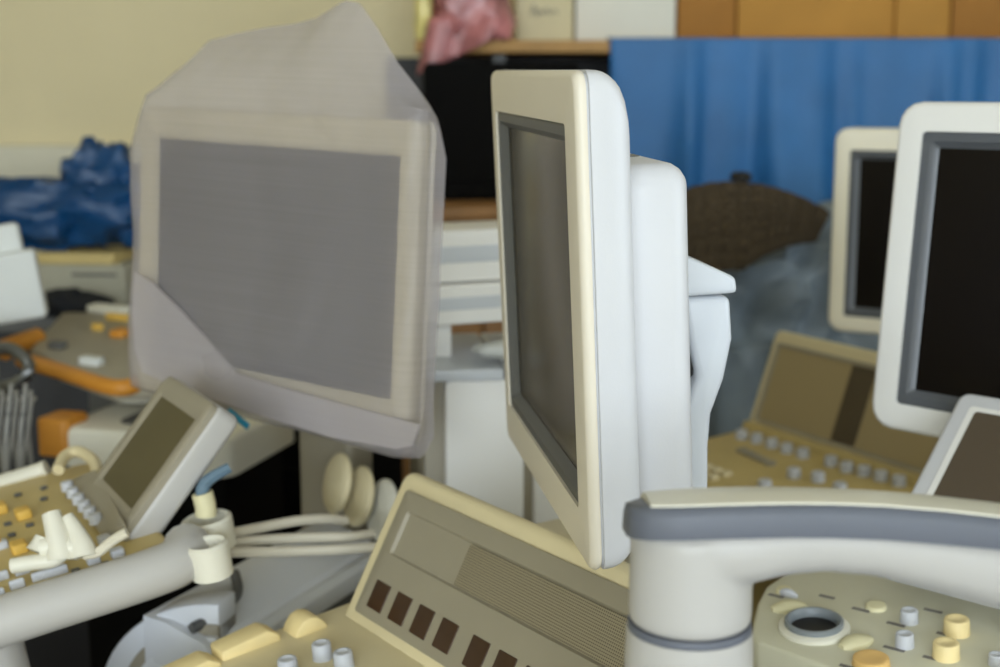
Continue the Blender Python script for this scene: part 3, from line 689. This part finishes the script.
# ------------------------------------------------------------------ left background: orange-handled machine and one below
MO = frame(W(75, 352, 2.25), -28, 4); MOi = MO.inverted()
t = thing('ultrasound_console', 'taupe console with orange handle rail below the blue bag', 'console', MO)
o1 = [onp(MO, x, y) for x, y in ((30, 348), (62, 312), (150, 312), (175, 345), (160, 378), (112, 380), (60, 362))]
obj('deck', G().vprism([(p.x, p.y) for p in o1], -.035, 0), 'grey_wedge', t, bevel=.006)
r1 = [onp(MO, x, y, 2, -.01) for x, y in ((22, 359), (60, 370), (108, 385), (132, 385), (148, 377), (165, 362))]
obj('handle_rail', G().tube([(p.x, p.y, -.012) for p in r1], .013, 10), 'orange_trim', t)
r2 = [onp(MO, x, y, 2, 0) for x, y in ((4, 350), (20, 344), (38, 338))]
obj('grip', G().tube([(p.x, p.y, 0) for p in r2], .018, 10), 'orange_trim', t)
for px, py, w, d, m in ((121, 336, .03, .03, 'orange_trim'), (110, 312, .09, .03, 'ivory_plastic'), (92, 364, .04, .02, 'paper'), (98, 330, .02, .012, 'key_yellow'), (118, 320, .05, .012, 'key_yellow'), (58, 348, .03, .02, 'dark_grey')):
    p = onp(MO, px, py); obj('key', key_g(w, d, .012), m, t, T((p.x, p.y, 0)))
c = MO @ Vector((.06, .12, 0)); obj('cart_body', G().slab(-.12, .03, 0, c.z-.03, -.04, .06, .02, .01, .01), 'dark_grey', t, MOi@frame((c.x, c.y, 0), -28))
p = onp(MO, 112, 402, 2, -.06); p.z = 0; obj('hook_bracket', G().tube([(p.x-.03, p.y+.02, -.03), (p.x-.028, p.y+.02, -.05), (p.x+.02, p.y+.01, -.055), (p.x+.07, p.y+.02, -.05)], .008, 8), 'ivory_plastic', t)
MO2 = frame(W(150, 432, 2.02), -16, 0)
t = thing('machine_base', 'ivory machine base with an orange corner, behind the flip-up screen', 'machine', MO2)
obj('top', G().plate(-.16, .13, -.01, .24, -.06, 0, .03, .012), 'ivory_plastic', t)
obj('corner_block', G().plate(-.185, -.130, -.015, .05, -.045, .012, .012, .006), 'orange_trim', t)
obj('recess', G().plate(-.08, .06, .03, .20, -.01, .002, .03, .0008), 'dark_grey', t)
obj('lower_body', G().slab(-.14, .11, -MO2.translation.z, -.055, .02, .22, .02, .01, .01), 'shade_black', t)

# hanging grey cables at the left edge
for i in range(9):
    x = -6+i*4.8; d = 1.95+.03*(i % 3); w = 2.5*math.sin(i*2.1)
    pts = [W(x+3, 384+7*(i % 3), d), W(x+1+w, 404, d-.01), W(x-2+w, 432, d-.01), W(x-3-w, 468, d), W(x-w, 520, d+.01)]
    tag(obj('hanging_cable', G().tube(pts, .0030, 7), 'cable_grey'), 'grey cable hanging in a bundle at the left edge', 'cable', 'grey cables hanging at the left edge')
t2 = thing('cable_hook', 'grey hook with looped cables at the left edge', 'hook', frame(W(12, 372, 2.06)))
obj('hook', G().tube([(-.05, .0, .03), (0, 0, .035), (.03, -.01, .01), (.01, -.02, -.015), (-.03, -.01, -.02)], .010, 8), 'steel', t2)
obj('bracket', G().slab(-.2, -.03, -.03, .06, 0, .03, .005, .003, .003), 'dark_grey', t2)
obj('pole', G().tube([(-.18, .045, .05), (-.18, .045, -t2.matrix_world.translation.z+.002)], .014, 10, smooth=0), 'steel', t2)

# ------------------------------------------------------------------ bench with clutter, far left
bx, by, bz = -1.05, 2.95, W(90, 312, 2.75).z
t = thing('workbench', 'grey workbench under the clutter at the far left', 'bench', frame((bx, by, 0)))
obj('top', G().box(-.75, .40, -.30, .35, bz-.03, bz), 'dark_grey', t, bevel=.003)
obj('shade_block', G().box(-.72, .37, -.22, .33, .06, bz-.03), 'black_plastic', t, bevel=.003)  # black box added for the shadow under the bench
for sx in (-.7, .35):
    for sy in (-.25, .3): obj('leg', G().box(sx-.02, sx+.02, sy-.02, sy+.02, 0, bz-.03), 'steel', t)
M = frame((W(82, 290, 2.80).x, 2.80, bz+.002), -6)
t = thing('printer', 'grey box printer under the blue bag', 'printer', M)
obj('case', G().slab(-.12, .09, 0, .085, -.02, .20, .008, .006, .004), 'printer_grey', t)
obj('lid', G().plate(-.10, .065, -.01, .18, .085, .107, .01, .005), 'aged_plastic', t)
obj('paper_slot', G().slab(-.02, .075, .062, .068, -.022, -.015, .001, .0005, .0005), 'dark_grey', t)
def blob(g, c, rad, amp, f, seed, nu=36, nv=22, flat=None, q=1.0):
    def fn(u, v):
        a = u*2*math.pi; e = (v-.5)*math.pi
        ca, sa, ce, se = math.cos(a), math.sin(a), math.cos(e), math.sin(e)
        pw = lambda x: math.copysign(abs(x)**q, x)
        p = Vector((pw(ca)*pw(ce)*rad[0], pw(sa)*pw(ce)*rad[1], pw(se)*rad[2]))
        d = 1+amp*nz(p, f, seed)-amp*1.1*(abs(nz(p, f*1.6, seed+1))**.6-.3)-amp*.5*(abs(nz(p, f*4, seed+2))**.7-.25); p = p*d
        if flat is not None and p.z < flat: p.z = flat
        return p+Vector(c)
    return g.grid(fn, nu, nv)
# blue plastic bag: three bulging lobes of one sack
zb_ = bz+.108
M = frame((W(70, 205, 2.85).x, 2.88, zb_))
t = thing('plastic_bag', 'crumpled blue plastic bag on the cluttered bench', 'bag', M)
obj('sack', blob(G(), (-.05, 0, .075), (.22, .10, .075), .35, 9, 3, 48, 28, -.074, .8), 'bag_blue', t)
obj('bunched_end', blob(G(), (.06, .02, .125), (.075, .07, .105), .35, 11, 8, 40, 26, None, .6), 'bag_blue', t)
obj('tail', blob(G(), (.125, .0, .075), (.035, .06, .07), .3, 12, 5, 30, 20, -.07, .7), 'bag_blue', t)
M = frame((W(58, 310, 2.66).x, 2.66, bz))
tag(obj('cloth_bundle', blob(G(), (0, 0, .025), (.085, .06, .028), .4, 14, 4, 36, 20, -.0248), 'black_cloth', None, M), 'dark cloth heap in front of the grey printer', 'cloth')
M = frame(W(20, 268, 2.3), 14, 0, -8)
t = thing('plastic_bracket', 'white plastic bracket at the left edge before the blue bag', 'bracket', M)
obj('upper_plate', G().slab(-.075, .010, -.07, .075, 0, .03, .01, .006, .006), 'paper', t)
obj('lower_plate', G().slab(-.055, .030, -.085, .030, -.03, .012, .008, .006, .006), 'paper', t)
obj('arm', G().tube([(-.04, .03, -.06), (-.09, .06, -.14), (-.14, .08, -.3), (-.15, .08, -M.translation.z)], .012, 8), 'steel', t, M.to_3x3().to_4x4().inverted())

# ------------------------------------------------------------------ wooden cabinet and black block standing in for the shade under the shelf
M = frame((W(470, 209, 2.85).x, 2.85, 0), 22); zz = W(470, 207, 2.85).z
t = thing('wooden_cabinet', 'brown wooden cabinet edge between wrapped and centre monitors', 'cabinet', M)
obj('carcass', G().box(-.25, .30, .01, .45, 0, zz-.025), 'wood', t, bevel=.003)
obj('top_board', G().box(-.27, .32, -.01, .47, zz-.025, zz), 'wood', t, bevel=.004)
for k in range(2):
    dr = obj('door', G().box(-.24+k*.272, .022+k*.27, -.004, .01, .05, zz-.04), 'wood', t, bevel=.003); obj('handle', G().box(-.005+k*.04, .005+k*.04, -.02, -.004, zz*.6, zz*.6+.08), 'steel', dr)
M2 = frame((W(470, 130, 3.0).x, 3.02, zz+.002), 4)
t = thing('dark_space_block', 'stand-in black box for the dark space under the shelf', 'stand-in', M2)  # made-up set; its black stands in for unlit space
obj('case', G().slab(-.10, .24, .0, .295, 0, .16, .015, .008, .03), 'shade_black', t)
obj('screen', G().slab(-.075, .215, .04, .265, -.003, .004, .01, .002, .001), 'shade_black', t)

# ------------------------------------------------------------------ shelf and what is on it
ys = 3.25; zsh = CAMZ+(W(500, 42, 3.3).z-CAMZ)
xs0 = W(418, 45, 3.3).x
t = thing('wall_shelf', 'long wooden shelf under the boxes along the back wall', 'shelf', frame((xs0, ys, zsh)))
obj('board', G().box(0, 2.6, 0, Y1-ys-.002, -.028, 0), 'shelf_wood', t, bevel=.002)
for k in range(3):
    obj('bracket', G().prism([(Y1-ys-.004, -.03), (Y1-ys-.004, -.30), (Y1-ys-.03, -.30), (.06, -.05), (.06, -.03)], .18+k*.9, .21+k*.9), 'dark_grey', t, bevel=.002)
obj('shade_board', G().box(-.1, 2.5, .40, .42, -.75, -.03), 'black_plastic', t)  # black sheet added to make the space under the shelf dark
obj('end_support', G().box(0.01, .04, .30, Y1-ys-.004, -zsh, -.03), 'dark_grey', t)
def carton(px0, px1, d, h, dep, label, m, name='cardboard_box', tape=True, yaw=0):
    a = W(px0, 40, d); b = W(px1, 40, d); w = b.x-a.x
    tt = thing(name, label, 'box', frame((a.x, a.y, zsh+.0005), yaw))
    obj('carton', G().box(0, w, 0, dep, 0, h), m, tt, bevel=.003)
    if tape: obj('tape', G().box(w*.5-.02, w*.5+.02, -.001, dep*.9, h-.12, h+.001), 'tape', tt, bevel=.0004)
    for sgn in (0, 1): obj('flap', G().box(.002+sgn*w*.5, w*.5-.002+sgn*w*.5, .002, dep-.002, h, h+.004), m, tt)
    return tt, w
bt_, w = carton(516, 573, 3.30, .16, .2, 'small cream box with faint writing on the shelf', 'box_cream', 'small_box', False)
cu = bpy.data.curves.new('writing', 'FONT'); cu.body = 'Pac'; cu.size = .05; cu.extrude = .0004
# faint scribble on the cream box, as strokes
bpy.data.curves.remove(cu)
for k, pts in enumerate(([(.035, .062), (.042, .085), (.05, .06), (.056, .075), (.064, .062)], [(.066, .066), (.073, .078), (.08, .064), (.09, .074), (.10, .066)])):
    obj('scribble', G().tube([(x, -.0006, z) for x, z in pts], .0018, 6), 'label_ink', bt_)
carton(575.5, 675, 3.30, .22, .3, 'plain white box on the shelf beside the cardboard boxes', 'box_white', 'white_box', False)
carton(677.5, 735, 3.31, .24, .3, 'narrow dark cardboard box next to the white box on the shelf', 'cardboard_deep', tape=False)
carton(737, 893, 3.30, .24, .35, 'wide cardboard box in the middle of the shelf cartons', 'cardboard')
carton(895, 949, 3.29, .24, .35, 'narrow pale orange cardboard box third among the brown cartons', 'cardboard', tape=False)
carton(951, 1090, 3.31, .24, .35, 'cardboard box at the right end of the shelf, cut by the frame', 'cardboard_deep')
# pink wrapped parcel hanging over the shelf edge
M = frame((W(470, 30, 3.28).x, 3.30, zsh))
t = thing('wrapped_parcel', 'pink plastic-wrapped parcel at the left end of the shelf', 'parcel', M)
obj('pink_bundle', blob(G(), (.01, .0, .09), (.085, .085, .10), .3, 14, 2, 44, 28, -.089, .6), 'pink_wrap', t)
obj('pink_flap', G().grid(lambda u, v: (-.09+.17*u-.03*v, -.075-.012*math.sin(u*9)-.01*v, .05-.13*v*(1-.6*u)), 16, 10), 'pink_wrap', t, solid=.002)
obj('yellow_strip', blob(G(), (-.105, .0, .10), (.022, .06, .115), .25, 16, 5, 24, 20, -.099, .6), 'gold_wrap', t)

# blue tarpaulin hung from the shelf
xa_, xb_ = W(609, 60, 3.2).x, W(1090, 60, 3.2).x
def tarp(u, v):
    x = xa_+(xb_-xa_)*u; z = zsh+.006-.62*max(0, v-.06)/.94
    amp = .004+.046*v; k = u*17+2.2*nz((u*3, .5, 0), 1.7, 4)*3
    y = ys-.012-.020*v+amp*(math.sin(k+.6*math.sin(k*.37))*.6+.4*math.sin(k*2.13+1))-.02*v
    y += .06*v*nz((x*1.3, 0, z*.6), 3, 2)+.02*v*nz((x, 0, z), 9, 5)
    if v < .06: y = ys-.012+.10*(1-v/.06); z = zsh+.006
    return (x+.012*math.sin(v*4+u*12)*v, y, z)
tp = obj('tarpaulin', G().grid(tarp, 110, 30), 'tarp_blue', solid=.003)
tag(tp, 'blue tarpaulin hanging in folds from the wall shelf', 'tarpaulin')

# ------------------------------------------------------------------ back table with padded cover and grey sack
t = thing('back_table', 'low dark table against the back under the grey sacks', 'table', frame((.75, 2.85, 0)))
zt2 = .72
obj('top', G().box(-.45, .85, -.25, .35, zt2-.03, zt2), 'dark_grey', t, bevel=.003)
for sx in (-.4, .8):
    for sy in (-.2, .3): obj('leg', G().box(sx-.02, sx+.02, sy-.02, sy+.02, 0, zt2-.03), 'steel', t)
# crumpled grey sack: a draped heap, highest at its right
def heap(u, v):
    a = u*2*math.pi; r = v; x = .25*r*math.copysign(abs(math.cos(a))**.7, math.cos(a)); y = .17*r*math.copysign(abs(math.sin(a))**.7, math.sin(a))
    h = (.43+.42*x)*(1-r**5)**.5
    p = Vector((x, y, h)); k = abs(nz(p, 9, 3))**.6; k2 = abs(nz(p, 19, 4))**.7
    dirv = Vector((x*1.5, y*1.5, .12)).normalized()
    p += dirv*(.13*(.35-k)+.06*(.35-k2))*(1 if v < .999 else 0)
    return Vector((p.x, p.y, max(p.z, 0)))
M = frame((W(765, 330, 2.78).x, 2.84, zt2+.001))
tag(obj('grey_sack', G().grid(heap, 120, 50), 'sack_grey', None, M, angle=70), 'crumpled blue-grey plastic sack under the padded cover', 'sack')
# quilted pad leaning on the sack, waffle ribs
MPd = frame(W(752, 224, 2.58), -4, 58, 4)
def pad(u, v):
    x = -.150+.30*u; b = .008*abs(math.sin(u*math.pi*10))*abs(math.sin(v*math.pi*6))
    lim = 1-.8*max(0, u-.45)/.55; y = .085-.13*(u-.40)**2-(1-v)*.155*lim
    return (x+.03*(1-v)*(.5-u), y, b-.10*(u-.5)**2-.05*(1-v)**2+.015*nz((x, y, 0), 6, 3))
t = thing('quilted_pad', 'brown waffle-textured padded cover with a black knob on top, before the blue tarpaulin', 'pad', MPd)
obj('cover', G().grid(pad, 100, 60), 'pad_brown', t, solid=.010)
p = pad(.44, 1)
obj('knob', G().lathe([(.012, -.02), (.012, -.006), (.020, -.004), (.021, .006), (.014, .012), (.001, .013)], 18), 'black_plastic', t, T((p[0], p[1]+.012, p[2])) @ Matrix.Rotation(math.radians(-58), 4, 'X'))
